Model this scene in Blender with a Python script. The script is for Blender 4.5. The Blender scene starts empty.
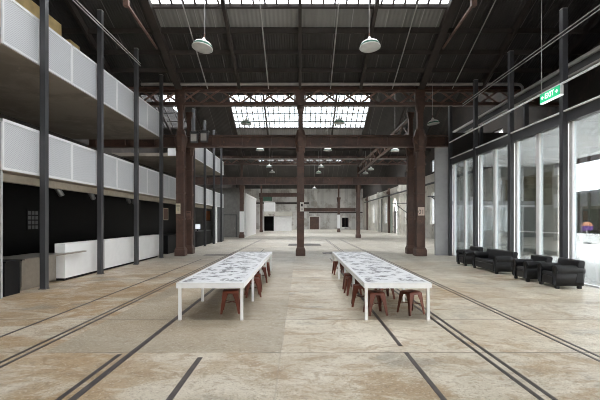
import bpy, bmesh, math, random
from mathutils import Vector, Matrix
random.seed(7)
PI = math.pi
S = bpy.context.scene
COL = S.collection

# ------------------------------------------------------------------ helpers
class MB:
    """collects shapes, then links them as ONE mesh object"""
    def __init__(self):
        self.v = []; self.f = []; self.s = []
    def add(self, vs, fs, smooth=False):
        b = len(self.v)
        self.v += [Vector(p) for p in vs]
        for f in fs:
            self.f.append([b + i for i in f]); self.s.append(smooth)
        return self
    def hexa(self, p):
        return self.add(p, [(0,3,2,1),(4,5,6,7),(0,1,5,4),(1,2,6,5),(2,3,7,6),(3,0,4,7)])
    def box(self, x0, x1, y0, y1, z0, z1):
        return self.hexa([(x0,y0,z0),(x1,y0,z0),(x1,y1,z0),(x0,y1,z0),(x0,y0,z1),(x1,y0,z1),(x1,y1,z1),(x0,y1,z1)])
    def beam(self, p, q, w, h, up=(0,0,1)):
        p = Vector(p); q = Vector(q); d = (q - p).normalized(); u = Vector(up)
        if abs(d.dot(u)) > .98: u = Vector((0,1,0))
        s = d.cross(u).normalized() * (w/2); t = s.cross(d).normalized() * (h/2)
        return self.hexa([p-s-t, p+s-t, q+s-t, q-s-t, p-s+t, p+s+t, q+s+t, q-s+t])
    def tube(self, pts, r, n=8, r2=None):
        pts = [Vector(p) for p in pts]; m = len(pts); vs = []
        for i, p in enumerate(pts):
            d = (pts[min(i+1,m-1)] - pts[max(i-1,0)]).normalized()
            u = Vector((0,0,1)) if abs(d.z) < .9 else Vector((1,0,0))
            a = d.cross(u).normalized(); b = a.cross(d)
            rr = r if r2 is None else r + (r2-r)*i/(m-1)
            for k in range(n):
                t = 2*PI*k/n; vs.append(p + a*(rr*math.cos(t)) + b*(rr*math.sin(t)))
        fs = [(i*n+k, i*n+(k+1)%n, (i+1)*n+(k+1)%n, (i+1)*n+k) for i in range(m-1) for k in range(n)]
        self.add(vs, fs, True)
        return self.add([vs[k] for k in range(n)] + [vs[(m-1)*n+k] for k in range(n)], [tuple(range(n))[::-1], tuple(range(n,2*n))])
    def lathe(self, prof, n=24, c=(0,0,0), smooth=True):
        vs = []; m = len(prof)
        for r, z in prof:
            for k in range(n):
                t = 2*PI*k/n + PI/n; vs.append((c[0]+r*math.cos(t), c[1]+r*math.sin(t), c[2]+z))
        fs = [(i*n+k, i*n+(k+1)%n, (i+1)*n+(k+1)%n, (i+1)*n+k) for i in range(m-1) for k in range(n)]
        return self.add(vs, fs, smooth)
    def prism(self, poly, f0, f1, smooth=False):
        """poly: 2D points, f0/f1 map a 2D point to 3D at the two ends"""
        n = len(poly); a = [f0(*p) for p in poly]; b = [f1(*p) for p in poly]
        self.add(a + b, [tuple(range(n))[::-1], tuple(range(n, 2*n))])
        return self.add(a + b, [(k, (k+1)%n, n+(k+1)%n, n+k) for k in range(n)], smooth)
    def build(self, name, mat, parent=None, at=None, bevel=0, seg=2, sub=0):
        o = Vector(at) if at is not None else Vector((0,0,0))
        me = bpy.data.meshes.new(name)
        me.from_pydata([p - o for p in self.v], [], self.f)
        me.polygons.foreach_set('use_smooth', self.s)
        bm = bmesh.new(); bm.from_mesh(me)
        if bevel or sub: bmesh.ops.remove_doubles(bm, verts=bm.verts, dist=1e-5)
        bmesh.ops.recalc_face_normals(bm, faces=bm.faces); bm.to_mesh(me); bm.free()
        me.materials.append(mat)
        ob = bpy.data.objects.new(name, me); COL.objects.link(ob); ob.location = o
        if parent is not None: ob.parent = parent
        if bevel:
            md = ob.modifiers.new('bevel', 'BEVEL'); md.width = bevel; md.segments = seg; md.limit_method = 'ANGLE'
            for p in me.polygons: p.use_smooth = True
            md.harden_normals = True
        if sub:
            md = ob.modifiers.new('sub', 'SUBSURF'); md.levels = sub; md.render_levels = sub
        return ob

def tag(o, label=None, cat=None, group=None, kind=None):
    if label: o['label'] = label
    if cat: o['category'] = cat
    if group: o['group'] = group
    if kind: o['kind'] = kind
    return o
def empty(name, loc=(0,0,0), rz=0, label=None, cat=None, group=None, kind=None):
    o = bpy.data.objects.new(name, None); COL.objects.link(o); o.location = loc; o.rotation_euler = (0,0,rz)
    o.empty_display_size = .1
    return tag(o, label, cat, group, kind)
def copy_tree(o, parent=None):
    c = o.copy(); COL.objects.link(c)
    if parent is not None: c.parent = parent
    for ch in list(o.children): copy_tree(ch, c)
    return c
def struct(o): o['kind'] = 'structure'; return o
ORD = ['first','second','third','fourth','fifth','sixth','seventh','eighth','ninth','tenth','eleventh','twelfth',
       'thirteenth','fourteenth','fifteenth','sixteenth','seventeenth','eighteenth','nineteenth','twentieth']

# ------------------------------------------------------------------ materials
class NT:
    def __init__(self, name):
        self.m = bpy.data.materials.new(name); self.m.use_nodes = True
        self.t = self.m.node_tree; self.b = self.t.nodes['Principled BSDF']; self.out = self.t.nodes['Material Output']
        self.co = None
    def n(self, typ, **kw):
        nd = self.t.nodes.new(typ)
        for k, v in kw.items():
            if k.startswith('_'): setattr(nd, k[1:], v)
        return nd
    def link(self, a, b): self.t.links.new(a, b)
    def coord(self):
        if self.co is None: self.co = self.n('ShaderNodeTexCoord').outputs['Object']
        return self.co
    def mapped(self, sc):
        mp = self.n('ShaderNodeMapping'); mp.inputs['Scale'].default_value = sc
        self.link(self.coord(), mp.inputs['Vector']); return mp.outputs['Vector']
    def noise(self, scale, detail=4, rough=.55, vec=None, dist=0):
        nd = self.n('ShaderNodeTexNoise'); nd.inputs['Scale'].default_value = scale
        nd.inputs['Detail'].default_value = detail; nd.inputs['Roughness'].default_value = rough; nd.inputs['Distortion'].default_value = dist
        self.link(vec or self.coord(), nd.inputs['Vector']); return nd.outputs['Fac']
    def math(self, op, a, b=None, c=None, clamp=False):
        nd = self.n('ShaderNodeMath', _operation=op); nd.use_clamp = clamp
        for i, v in enumerate((a, b, c)):
            if v is None: continue
            if isinstance(v, (int, float)): nd.inputs[i].default_value = v
            else: self.link(v, nd.inputs[i])
        return nd.outputs[0]
    def ramp(self, fac, lo, hi, a=0, b=1):
        nd = self.n('ShaderNodeMapRange', _interpolation_type='SMOOTHSTEP'); self.link(fac, nd.inputs[0])
        for i, v in enumerate((lo, hi, a, b)): nd.inputs[i+1].default_value = v
        return nd.outputs[0]
    def mix(self, fac, a, b, mode='MIX'):
        nd = self.n('ShaderNodeMix', _data_type='RGBA', _blend_type=mode)
        for s, v in ((nd.inputs[0], fac), (nd.inputs[6], a), (nd.inputs[7], b)):
            if isinstance(v, (int, float)): s.default_value = v
            elif isinstance(v, (tuple, list)): s.default_value = tuple(v) + (1,)
            else: self.link(v, s)
        return nd.outputs[2]
    def xyz(self):
        nd = self.n('ShaderNodeSeparateXYZ'); self.link(self.coord(), nd.inputs[0]); return nd.outputs
    def color(self, c):
        if isinstance(c, (tuple, list)): self.b.inputs['Base Color'].default_value = tuple(c) + (1,)
        else: self.link(c, self.b.inputs['Base Color'])
    def set(self, rough=None, metal=None, spec=None):
        if rough is not None:
            if isinstance(rough, (int, float)): self.b.inputs['Roughness'].default_value = rough
            else: self.link(rough, self.b.inputs['Roughness'])
        if metal is not None: self.b.inputs['Metallic'].default_value = metal
        if spec is not None: self.b.inputs['Specular IOR Level'].default_value = spec
    def bump(self, h, strength=.3, dist=.02):
        nd = self.n('ShaderNodeBump'); nd.inputs['Strength'].default_value = strength; nd.inputs['Distance'].default_value = dist
        self.link(h, nd.inputs['Height']); self.link(nd.outputs[0], self.b.inputs['Normal'])

def simple(name, c, rough=.5, metal=0, var=.12, scale=3, spec=.5, bump=0):
    k = NT(name); nz = k.noise(scale, 5, .6)
    d = tuple(x*(1-var) for x in c); l = tuple(min(1, x*(1+var)) for x in c)
    k.color(k.mix(k.ramp(nz, .3, .7), d, l)); k.set(rough, metal, spec)
    if bump: k.bump(k.noise(scale*12, 4), bump, .01)
    return k.m
def patchy(name, a, b, c=None, scale=.6, rough=.8, bump=.2):
    """weathered surface: patches of b on a, and stains of c"""
    k = NT(name); f = k.ramp(k.noise(scale, 8, .65, dist=.4), .42, .6)
    col = k.mix(f, a, b)
    if c: col = k.mix(k.ramp(k.noise(scale*1.9, 9, .7, dist=.8), .56, .68), col, c)
    k.color(col); k.set(rough); k.bump(k.noise(scale*14, 6), bump, .02); return k.m
def emis(name, c, s):
    k = NT(name); k.color(c); k.b.inputs['Emission Color'].default_value = tuple(c)+(1,); k.b.inputs['Emission Strength'].default_value = s
    return k.m
def glass(name, tint, refl=.1, rough=.02):
    k = NT(name); t = k.t; t.nodes.remove(k.b)
    tr = k.n('ShaderNodeBsdfTransparent'); tr.inputs[0].default_value = tuple(tint)+(1,)
    gl = k.n('ShaderNodeBsdfGlossy'); gl.inputs['Roughness'].default_value = rough; gl.inputs['Color'].default_value = (.9,.93,.95,1)
    fr = k.n('ShaderNodeFresnel'); fr.inputs['IOR'].default_value = 1.45
    f = k.math('MULTIPLY_ADD', fr.outputs[0], .8, refl*.3, clamp=True)
    mx = k.n('ShaderNodeMixShader'); k.link(f, mx.inputs[0]); k.link(tr.outputs[0], mx.inputs[1]); k.link(gl.outputs[0], mx.inputs[2])
    k.link(mx.outputs[0], k.out.inputs['Surface']); return k.m

def floor_mat():
    k = NT('concrete_floor'); X, Y, Z = k.xyz()
    # cast slabs of different age
    sx = k.math('FLOOR', k.math('DIVIDE', k.math('ADD', X, .27), 2.9)); sy = k.math('FLOOR', k.math('DIVIDE', k.math('SUBTRACT', Y, 5.62), 1.88))
    cb = k.n('ShaderNodeCombineXYZ'); k.link(sx, cb.inputs[0]); k.link(sy, cb.inputs[1])
    wn = k.n('ShaderNodeTexWhiteNoise', _noise_dimensions='2D'); k.link(cb.outputs[0], wn.inputs['Vector'])
    big = k.noise(.32, 6, .6, dist=.5); mid = k.noise(1.3, 9, .68, dist=.6); fine = k.noise(14, 8, .75); grit = k.noise(60, 3, .7)
    # warmer old concrete on the balcony side, paler bay in the middle
    warm = k.math('ADD', k.ramp(X, -.3, -2.6, .10, .85), k.math('MULTIPLY', k.math('SUBTRACT', big, .5), 2.4), clamp=True)
    col = k.mix(warm, (.47,.43,.355), (.355,.25,.15))
    # newer grey topping beside the middle joint
    t1 = k.math('MULTIPLY', k.math('MULTIPLY', k.math('GREATER_THAN', X, -3.6), k.math('LESS_THAN', X, -.27)), k.math('MULTIPLY', k.math('GREATER_THAN', Y, 5.62), k.math('LESS_THAN', Y, 16.9)))
    st = k.mapped((1, 1.7, 1)); keep = k.math('MULTIPLY_ADD', t1, -.8, 1)
    def stain(sc, lo, hi, amt, c, vec=None, dist=.8, det=9, off=0):
        if off:
            mp = k.n('ShaderNodeMapping'); mp.inputs['Location'].default_value = (off, off*1.7, 0); mp.inputs['Scale'].default_value = (1, 1.5, 1)
            k.link(k.coord(), mp.inputs['Vector']); vec = mp.outputs['Vector']
        m = k.math('MULTIPLY', k.ramp(k.noise(sc, det, .62, vec=vec, dist=dist), lo, hi, 0, amt), keep)
        return k.mix(m, col, c)
    col = k.mix(k.math('MULTIPLY', t1, .85), col, (.345,.305,.24))
    col = stain(.55, .47, .60, .75, (.585,.545,.465), st)
    col = stain(.45, .52, .62, .7, (.30,.215,.13), None, .8, 8, 13.1)
    col = stain(.5, .56, .64, .65, (.235,.22,.19), None, .4, 8, 31.7)
    col = stain(1.7, .53, .64, .5, (.60,.56,.48), None, 1.0, 8, 7.7)
    col = stain(1.9, .54, .64, .55, (.27,.195,.125), None, 1.0, 9, 3.9)
    # paler concrete deeper in the hall, its bright grazing reflection painted in too
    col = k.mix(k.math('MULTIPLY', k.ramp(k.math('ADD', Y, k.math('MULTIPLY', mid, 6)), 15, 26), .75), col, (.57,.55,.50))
    sp = k.noise(11, 6, .7); sp2 = k.noise(26, 4, .7)
    col = k.mix(k.ramp(sp, .52, .62, 0, .38), col, (.17,.125,.08))
    col = k.mix(k.ramp(sp2, .54, .62, 0, .38), col, (.72,.68,.60))
    col = k.mix(k.math('MULTIPLY', k.ramp(grit, .56, .62), .7), col, (.08,.06,.04))
    v = k.math('MULTIPLY_ADD', wn.outputs['Value'], .20, .90)
    hsv = k.n('ShaderNodeHueSaturation'); k.link(col, hsv.inputs['Color']); k.link(v, hsv.inputs['Value']); hsv.inputs['Saturation'].default_value = 1.18; col = hsv.outputs[0]
    # joints between the slabs
    def line(c, sp, off, w):
        f = k.math('FRACT', k.math('DIVIDE', k.math('ADD', k.math('SUBTRACT', c, off), k.math('MULTIPLY_ADD', mid, .05, w/2-.025)), sp))
        return k.math('LESS_THAN', f, w/sp)
    j = k.math('MULTIPLY', line(Y, 1.88, 5.62, .035), k.ramp(k.noise(.8, 3), .38, .55))
    col = k.mix(k.math('MULTIPLY', j, .75), col, (.13,.105,.08))
    j2 = k.math('MULTIPLY', line(X, 5.8, -.27, .02), k.math('GREATER_THAN', Y, 4.0))
    col = k.mix(k.math('MULTIPLY', j2, .35), col, (.25,.22,.18))
    k.color(col)
    k.set(k.ramp(mid, .3, .75, .30, .55), 0, .32)
    k.bump(k.math('ADD', k.math('MULTIPLY', fine, .5), mid), .12, .015)
    return k.m
def corrugated(name, c, c2, period=.2, rough=.5, metal=.0, stain=.5, axis=0):
    k = NT(name); v = k.xyz()[axis]
    w = k.math('SINE', k.math('MULTIPLY', v, 2*PI/period))
    col = k.mix(k.ramp(k.noise(.5, 7, .65), .45, .65, 0, stain), c, c2)
    # odd replacement sheets
    sh = k.n('ShaderNodeTexWhiteNoise', _noise_dimensions='1D'); k.link(k.math('FLOOR', k.math('DIVIDE', v, .76)), sh.inputs['W'])
    col = k.mix(k.math('MULTIPLY', sh.outputs['Value'], .55), col, tuple(x*.45 for x in c))
    seam = k.math('MULTIPLY', k.math('LESS_THAN', k.math('FRACT', k.math('DIVIDE', v, .76)), .045), k.math('GREATER_THAN', sh.outputs['Value'], .45))
    col = k.mix(k.math('MULTIPLY', seam, .55), col, tuple(min(.5, x*4.2) for x in c))
    k.color(col); k.set(rough, metal); k.bump(w, .7, .012); return k.m
def perforated(name):
    k = NT(name); x, y, z = k.xyz()
    a = k.math('SINE', k.math('MULTIPLY', y, 2*PI/.055)); b = k.math('SINE', k.math('MULTIPLY', z, 2*PI/.055))
    h = k.ramp(k.math('MULTIPLY', a, b), .1, .5)
    k.color(k.mix(k.math('MULTIPLY', h, .55), (.585,.60,.63), (.20,.21,.22))); k.set(.45, .1); return k.m
def collage(name):
    k = NT(name); X, Y, Z = k.xyz()
    vo = k.n('ShaderNodeTexVoronoi', _feature='F1', _distance='MINKOWSKI'); vo.inputs['Scale'].default_value = 4.6; vo.inputs['Exponent'].default_value = 1.2
    vo.inputs['Randomness'].default_value = .9
    k.link(k.mapped((1, .8, 1)), vo.inputs['Vector'])
    sep = k.n('ShaderNodeSeparateColor'); k.link(vo.outputs['Color'], sep.inputs[0])
    d = k.math('ADD', vo.outputs['Distance'], k.math('MULTIPLY', k.math('SUBTRACT', k.noise(9, 6, .7), .5), 1.1))
    blob = k.ramp(d, .68, .54)
    ink = k.math('MULTIPLY', blob, k.ramp(k.noise(13, 5, .65, dist=1.0), .42, .50))
    ink = k.math('MULTIPLY', ink, k.ramp(sep.outputs[0], .05, .45, .35, 1))
    inx = k.math('LESS_THAN', k.math('ABSOLUTE', X), .555); iny = k.math('LESS_THAN', k.math('ABSOLUTE', Y), 3.68)
    ink = k.math('MULTIPLY', ink, k.math('MULTIPLY', inx, iny))
    k.color(k.mix(k.math('MULTIPLY', ink, .93), (.80,.81,.83), (.03,.03,.05))); k.set(.28); return k.m
def ivy_brick(name):
    k = NT(name)
    br = k.n('ShaderNodeTexBrick'); br.inputs['Scale'].default_value = 2; br.inputs['Color1'].default_value = (.03,.019,.012,1)
    br.inputs['Color2'].default_value = (.022,.016,.011,1); br.inputs['Mortar'].default_value = (.04,.034,.026,1)
    x, y, z = k.xyz(); cb = k.n('ShaderNodeCombineXYZ'); k.link(y, cb.inputs[0]); k.link(z, cb.inputs[1]); k.link(cb.outputs[0], br.inputs['Vector'])
    g = k.mix(k.ramp(k.noise(6, 6, .7), .4, .6), (.012,.016,.006), (.030,.033,.015))
    k.color(k.mix(k.ramp(k.noise(.7, 8, .7), .44, .56), br.outputs['Color'], g)); k.set(.9); k.bump(k.noise(9, 6), .5, .05); return k.m

M = {}
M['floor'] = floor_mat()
M['roof'] = corrugated('dark_roof_sheet', (.052,.048,.045), (.082,.078,.074), .12, .65)
M['galv'] = corrugated('galvanised_sheet', (.30,.295,.285), (.20,.195,.185), .19, .5, .0, .2)
M['timber'] = simple('dark_timber', (.045,.036,.032), .7)
M['iron'] = patchy('brown_painted_iron', (.100,.053,.038), (.066,.037,.028), (.15,.08,.055), 1.4, .5, .25)
M['rust'] = patchy('rust_primer_iron', (.21,.12,.095), (.13,.075,.06), None, 2, .6)
M['char'] = simple('charcoal_steel', (.050,.051,.056), .42, .1, .1)
M['slab'] = patchy('board_marked_soffit', (.30,.26,.215), (.22,.19,.16), (.36,.31,.26), .5, .75)
M['fascia'] = simple('beige_fascia', (.36,.32,.26), .7)
M['perf'] = perforated('perforated_white_metal')
M['whmetal'] = simple('white_powder_coat', (.88,.885,.89), .4, 0, .03)
M['white'] = simple('white_laminate', (.80,.805,.81), .35, 0, .03)
M['black'] = simple('black_paint', (.005,.005,.005), .4, spec=.06)
M['blackm'] = simple('black_matt', (.008,.008,.009), .6, spec=.2)
M['steel'] = simple('brushed_steel', (.42,.39,.35), .38, .85, .06, 8)
M['concfin'] = simple('grey_cement_sheet', (.36,.365,.37), .7, 0, .06)
M['grey'] = simple('grey_paint', (.20,.195,.185), .6)
M['dgrey'] = simple('dark_grey_paint', (.075,.076,.08), .6)
M['oldwall'] = patchy('peeling_limewash', (.66,.64,.58), (.52,.51,.46), (.20,.14,.10), .45, .85)
M['greenwall'] = patchy('green_peeling_paint', (.36,.43,.37), (.48,.47,.42), (.15,.12,.09), .6, .85)
M['endwall'] = corrugated('pale_corrugated_wall', (.62,.61,.58), (.28,.25,.21), .5, .7, 0, .85)
M['darkwall'] = patchy('sooty_brick', (.050,.042,.037), (.035,.031,.029), (.08,.062,.05), .5, .85)
M['soffit'] = simple('pale_grey_soffit', (.80,.80,.80), .7, 0, .03)
M['seat'] = simple('black_moulded_plastic', (.013,.013,.015), .45, 0, .1, 20, .4)
M['stool'] = simple('terracotta_enamel', (.125,.033,.017), .5, 0, .12, 6, .3)
M['collage'] = collage('printed_collage_top')
M['enamel'] = simple('white_enamel', (.70,.70,.68), .3)
M['green'] = simple('dark_green_enamel', (.03,.11,.08), .3)
M['diffuser'] = simple('frosted_lamp_glass', (.45,.45,.44), .5)
M['pipe'] = simple('grey_pipe', (.40,.38,.36), .45, .2)
M['wire'] = simple('pale_wire', (.46,.45,.44), .5, .2)
M['rail'] = simple('dark_worn_rail', (.085,.072,.068), .42, .5, .25, 4)
M['glass'] = glass('clear_glass', (.93,.95,.95), .05)
M['sky'] = glass('roof_glass', (.92,.93,.94), .02)
M['yard'] = simple('pale_yard_concrete', (.74,.73,.71), .8, 0, .06, .5)
M['ivy'] = ivy_brick('ivy_covered_brick')
M['brickwhite'] = simple('whitewashed_brick', (.66,.63,.57), .85, 0, .12, 5)
M['tanlight'] = simple('tan_painted_light', (.62,.46,.22), .7, 0, .15, 2)  # tan colour standing for reflected light above the upper balcony
M['exitgreen'] = emis('exit_green', (.02,.42,.19), .9)
M['exitwhite'] = emis('exit_white', (.85,1,.92), 1.3)
M['plate'] = simple('cream_plate', (.62,.55,.41), .5, 0, .08)
M['platew'] = simple('white_plate', (.62,.60,.56), .5, 0, .08)
M['platep'] = simple('pale_pink_plate', (.62,.50,.43), .5, 0, .08)
M['ink'] = simple('black_ink', (.03,.028,.026), .6)
M['screen'] = emis('lit_screen', (.8,.85,.9), .8)
M['orange'] = simple('orange_print', (.30,.10,.03), .6)
M['purple'] = simple('purple_canvas', (.12,.05,.22), .7)
M['peach'] = simple('peach_canvas', (.45,.20,.10), .7)
M['leaf'] = simple('olive_leaf', (.045,.05,.018), .7, 0, .4, 6)
M['spot'] = simple('grey_spotlight_metal', (.16,.16,.16), .4, .3)
M['framegrey'] = simple('pale_grey_coat', (.72,.73,.745), .4, 0, .03)
M['mossy'] = patchy('mossy_bare_brick', (.34,.31,.21), (.20,.18,.11), (.12,.085,.05), 1.6, .9)
M['greenglass'] = simple('green_tinted_glazing', (.10,.20,.15), .2)

# ------------------------------------------------------------------ camera and world
F = 400.0; H = 1.85
cam = bpy.data.cameras.new('camera'); co = bpy.data.objects.new('camera', cam); COL.objects.link(co)
co.location = (0, 0, H); co.rotation_euler = (PI/2, 0, 0)
cam.sensor_width = 36; cam.lens = 24; cam.shift_y = 21/600; cam.clip_end = 400
S.camera = co
w = bpy.data.worlds.new('overcast'); S.world = w; w.use_nodes = True
bg = w.node_tree.nodes['Background']; bg.inputs[0].default_value = (1.0, 1.0, 1.0, 1); bg.inputs[1].default_value = 9.0
S.view_settings.view_transform = 'Standard'; S.view_settings.look = 'None'; S.view_settings.gamma = 1
S.view_settings.exposure = 0.12; S.view_settings.use_curve_mapping = False
S.cycles.use_denoising = True; S.cycles.filter_width = 1.0; S.cycles.pixel_filter_type = 'BLACKMAN_HARRIS'
S.cycles.max_bounces = 10; S.cycles.diffuse_bounces = 6; S.cycles.transparent_max_bounces = 16
S.cycles.sample_clamp_indirect = 6

def portal(name, loc, rot, sx, sy):
    l = bpy.data.lights.new(name, 'AREA'); l.shape = 'RECTANGLE'; l.size = sx; l.size_y = sy; l.cycles.is_portal = True
    o = bpy.data.objects.new(name, l); COL.objects.link(o); o.location = loc; o.rotation_euler = rot; return o

# ------------------------------------------------------------------ hall shell
XL, XR = -14.0, 13.9
SL = .45; ZV = 9.0; BAY = 22.4; V0 = 21.4
VAL = [V0 + BAY*k for k in range(-2, 4)]           # valleys
def zr(v, a): return ZV + SL*a
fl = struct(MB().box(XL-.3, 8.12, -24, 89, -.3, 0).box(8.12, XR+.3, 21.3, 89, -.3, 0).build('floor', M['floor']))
wn = [0]
def window(): wn[0] += 1; return 'window_%d' % wn[0]
A0, A1 = 4.4, 8.8                                  # skylight from a0 to a1 up the slope
SKX = 6.4
ang = math.atan(SL)
def slope_quads(mb, V, sgn, x0, x1, a0, a1, t=.06):
    mb.hexa([(x0, V+sgn*a0, zr(V,a0)), (x1, V+sgn*a0, zr(V,a0)), (x1, V+sgn*a1, zr(V,a1)), (x0, V+sgn*a1, zr(V,a1)),
             (x0, V+sgn*a0, zr(V,a0)+t), (x1, V+sgn*a0, zr(V,a0)+t), (x1, V+sgn*a1, zr(V,a1)+t), (x0, V+sgn*a1, zr(V,a1)+t)])
def skylight(V, sgn, x0, x1, A0=A0, A1=A1):
    W = empty(window(), (0, V+sgn*A0, zr(V,A0)), kind='structure')
    o = W.location
    def pt(x, a, dz=0): return (x, V+sgn*a, zr(V,a)+dz)
    fr = MB(); b = MB(); p = MB(); c = MB()
    for a in (A0, A1): fr.beam(pt(x0,a), pt(x1,a), .12, .16)
    for x in (x0, x1): fr.beam(pt(x,A0), pt(x,A1), .1, .14)
    n = round((x1-x0)/(.5 if x1-x0 > 4 else .8))
    for i in range(1, n): b.beam(pt(x0+(x1-x0)*i/n, A0, .02), pt(x0+(x1-x0)*i/n, A1, .02), .075, .07)
    for a in (A0+(A1-A0)*.25, A0+(A1-A0)*.5, A0+(A1-A0)*.75): c.beam(pt(x0,a,-.10), pt(x1,a,-.10), .055, .08)
    slope_quads(p, V, sgn, x0, x1, A0, A1, .012)
    for mb, nm, m in ((fr,'window_frame','timber'), (b,'glazing_bar','timber'), (c,'glazing_purlin','timber'), (p,'pane','sky')):
        ob = mb.build(nm, M[m]); ob.parent = W; ob.location = -Vector(o)
    am = (A0+A1)/2
    portal('daylight_through_skylight', ((x0+x1)/2, V+sgn*am, zr(V,am)+.15), (sgn*ang, 0, 0), x1-x0, (A1-A0)*math.sqrt(1+SL*SL))
for k, V in enumerate(VAL):
    for sgn in (-1, 1):  # skylights on slopes facing away are unseen, added for daylight
        if V+sgn*5 > 88.6 or V+sgn*5 < -24: continue
        mb = MB(); hi = BAY/2
        has = True
        extra = (sgn == -1 and k == 3)
        x0 = XL-.2; x1 = XR+.2
        slope_quads(mb, V, sgn, x0, x1, A1, hi)
        if sgn == -1: slope_quads(mb, V, sgn, x0, x1, 0, 3.45)
        else: slope_quads(mb, V, sgn, x0, x1, 0, A0)
        if sgn == -1:
            slope_quads(mb, V, sgn, x0, -SKX, 3.45, A0); slope_quads(mb, V, sgn, SKX, x1, 3.45, A0)
            g = MB(); slope_quads(g, V, sgn, -SKX, SKX, 3.45, A0)
            struct(g.build('ceiling', M['galv']))
        if sgn == 1 and k >= 2:  # unseen wide aisle skylights added to brighten the far bays and limewashed wall
            B0, B1 = 1.6, 10.2
            mb = MB(); slope_quads(mb, V, sgn, -SKX, SKX, 0, A0); slope_quads(mb, V, sgn, -SKX, SKX, A1, hi)
            for xa, xb in ((x0, -SKX), (SKX, x1)): slope_quads(mb, V, sgn, xa, xb, 0, B0); slope_quads(mb, V, sgn, xa, xb, B1, hi)
            skylight(V, sgn, SKX+.3, XR-.3, B0, B1); skylight(V, sgn, XL+.3, -SKX-.3, B0, B1)
            slope_quads(mb, V, sgn, SKX, SKX+.3, B0, B1); slope_quads(mb, V, sgn, XR-.3, x1, B0, B1)
            slope_quads(mb, V, sgn, -SKX-.3, -SKX, B0, B1); slope_quads(mb, V, sgn, x0, XL+.3, B0, B1)
            struct(mb.build('ceiling', M['roof'])); skylight(V, sgn, -SKX, SKX); continue
        slope_quads(mb, V, sgn, SKX, x1, A0, A1)
        if extra:
            slope_quads(mb, V, sgn, -10.9, -SKX, A0, A1); skylight(V, sgn, -14.0, -10.9)
        else: slope_quads(mb, V, sgn, x0, -SKX, A0, A1)
        struct(mb.build('ceiling', M['roof']))
        skylight(V, sgn, -SKX, SKX)

# rafters and purlins on the slopes that face the camera
place = {2: 'nearest', 3: 'second', 4: 'third'}
sides = {-12.8: 'outermost rafter on the balcony side', -9.6: 'rafter above the white balconies', -6.4: 'heavy principal rafter over the balcony side iron columns',
         -3.2: 'slim rafter between middle and balcony side', 0: 'slim rafter over the central iron column', 3.2: 'slim rafter between middle and glazed side',
         6.4: 'heavy principal rafter over the glazed side iron columns', 9.6: 'rafter above the glazed screen', 12.8: 'outermost rafter on the glazed side'}
for k in (2, 3):
    V = VAL[k]
    for x, s in sides.items():
        wd = .34 if abs(x) == 6.4 else .14
        mb = MB().beam((x, V-.25, zr(V,.25)-.19), (x, V-BAY/2, zr(V,BAY/2)-.19), wd, .3)
        o = mb.build('roof_rafter', M['timber'], at=(x, V-.25, zr(V,.25)-.19))
        tag(o, 'dark timber %s, %s roof slope' % (s, place[k]), 'rafter', 'dark rafters under the roof sheeting')
    for i, a in enumerate((1.25, 2.3, 3.4)):
        o = MB().beam((XL, V-a, zr(V,a)-.13), (XR, V-a, zr(V,a)-.13), .09, .22).build('roof_purlin', M['timber'], at=(XL, V-a, zr(V,a)-.13))
        tag(o, '%s dark crosswise purlin up the %s roof slope' % (['lowest','middle','topmost'][i], place[k]), 'purlin', 'crosswise purlins below the skylights')
for i, x in enumerate((-4.85, -1.65, 1.6, 4.85, 8.0)):
    V = V0
    o = MB().tube([(x, V-.4, zr(V,.4)-.38), (x, V-6.5, zr(V,6.5)-.40)], .028, 6).build('conduit_pipe', M['wire'], at=(x, V-.4, zr(V,.4)-.38))
    tag(o, 'thin pale conduit running up the nearest roof slope, %s from the balcony side' % ORD[i], 'pipe', 'pale conduits on the nearest roof slope')
for s, n in ((-1, 'balcony'), (1, 'glazed')):
    o = MB().beam((s*6.75, 18.9, 10.0), (s*6.15, 14.2, 9.55), .08, .08).box(s*6.15-.09, s*6.15+.09, 14.1, 14.25, 9.45, 9.68).build('roof_strut', M['rust'], at=(s*6.75, 18.9, 10.0))
    tag(o, 'rusty pinkish diagonal strut below roof on the %s side' % n, 'strut', 'rusty diagonal roof struts')

# side and end walls
def wall_yz(name, x, t, y0, y1, z0, z1, ops, mat):
    """a wall in the YZ plane, thickness t outwards, with arched or square openings (yc, w, sill, spring, rise)"""
    mb = MB(); cuts = []
    for (yc, w_, zs, zt, rise) in ops: cuts.append((yc-w_/2, yc+w_/2, yc, w_, zs, zt, rise))
    levels = {}
    ys = sorted(set([y0, y1] + [c[0] for c in cuts] + [c[1] for c in cuts]))
    for a, b in zip(ys, ys[1:]):
        m = (a+b)/2; here = sorted([c for c in cuts if c[0] < m < c[1]], key=lambda c: c[4])
        if not here: mb.box(x, x+t, a, b, z0, z1); continue
        n = 8 if any(c[6] > 0 for c in here) else 1
        for i in range(n):
            u0 = a+(b-a)*i/n; u1 = a+(b-a)*(i+1)/n; lo = (z0, z0)
            for c in here:
                if c[4] > lo[0] + 1e-4:
                    mb.hexa([(x,u0,lo[0]),(x+t,u0,lo[0]),(x+t,u1,lo[1]),(x,u1,lo[1]),(x,u0,c[4]),(x+t,u0,c[4]),(x+t,u1,c[4]),(x,u1,c[4])])
                def top(u): return c[5] + c[6]*math.sqrt(max(0, 1-((u-c[2])/(c[3]/2))**2))
                lo = (top(u0), top(u1))
            mb.hexa([(x,u0,lo[0]),(x+t,u0,lo[0]),(x+t,u1,lo[1]),(x,u1,lo[1]),(x,u0,z1),(x+t,u0,z1),(x+t,u1,z1),(x,u1,z1)])
    return struct(mb.build(name, mat))
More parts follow.
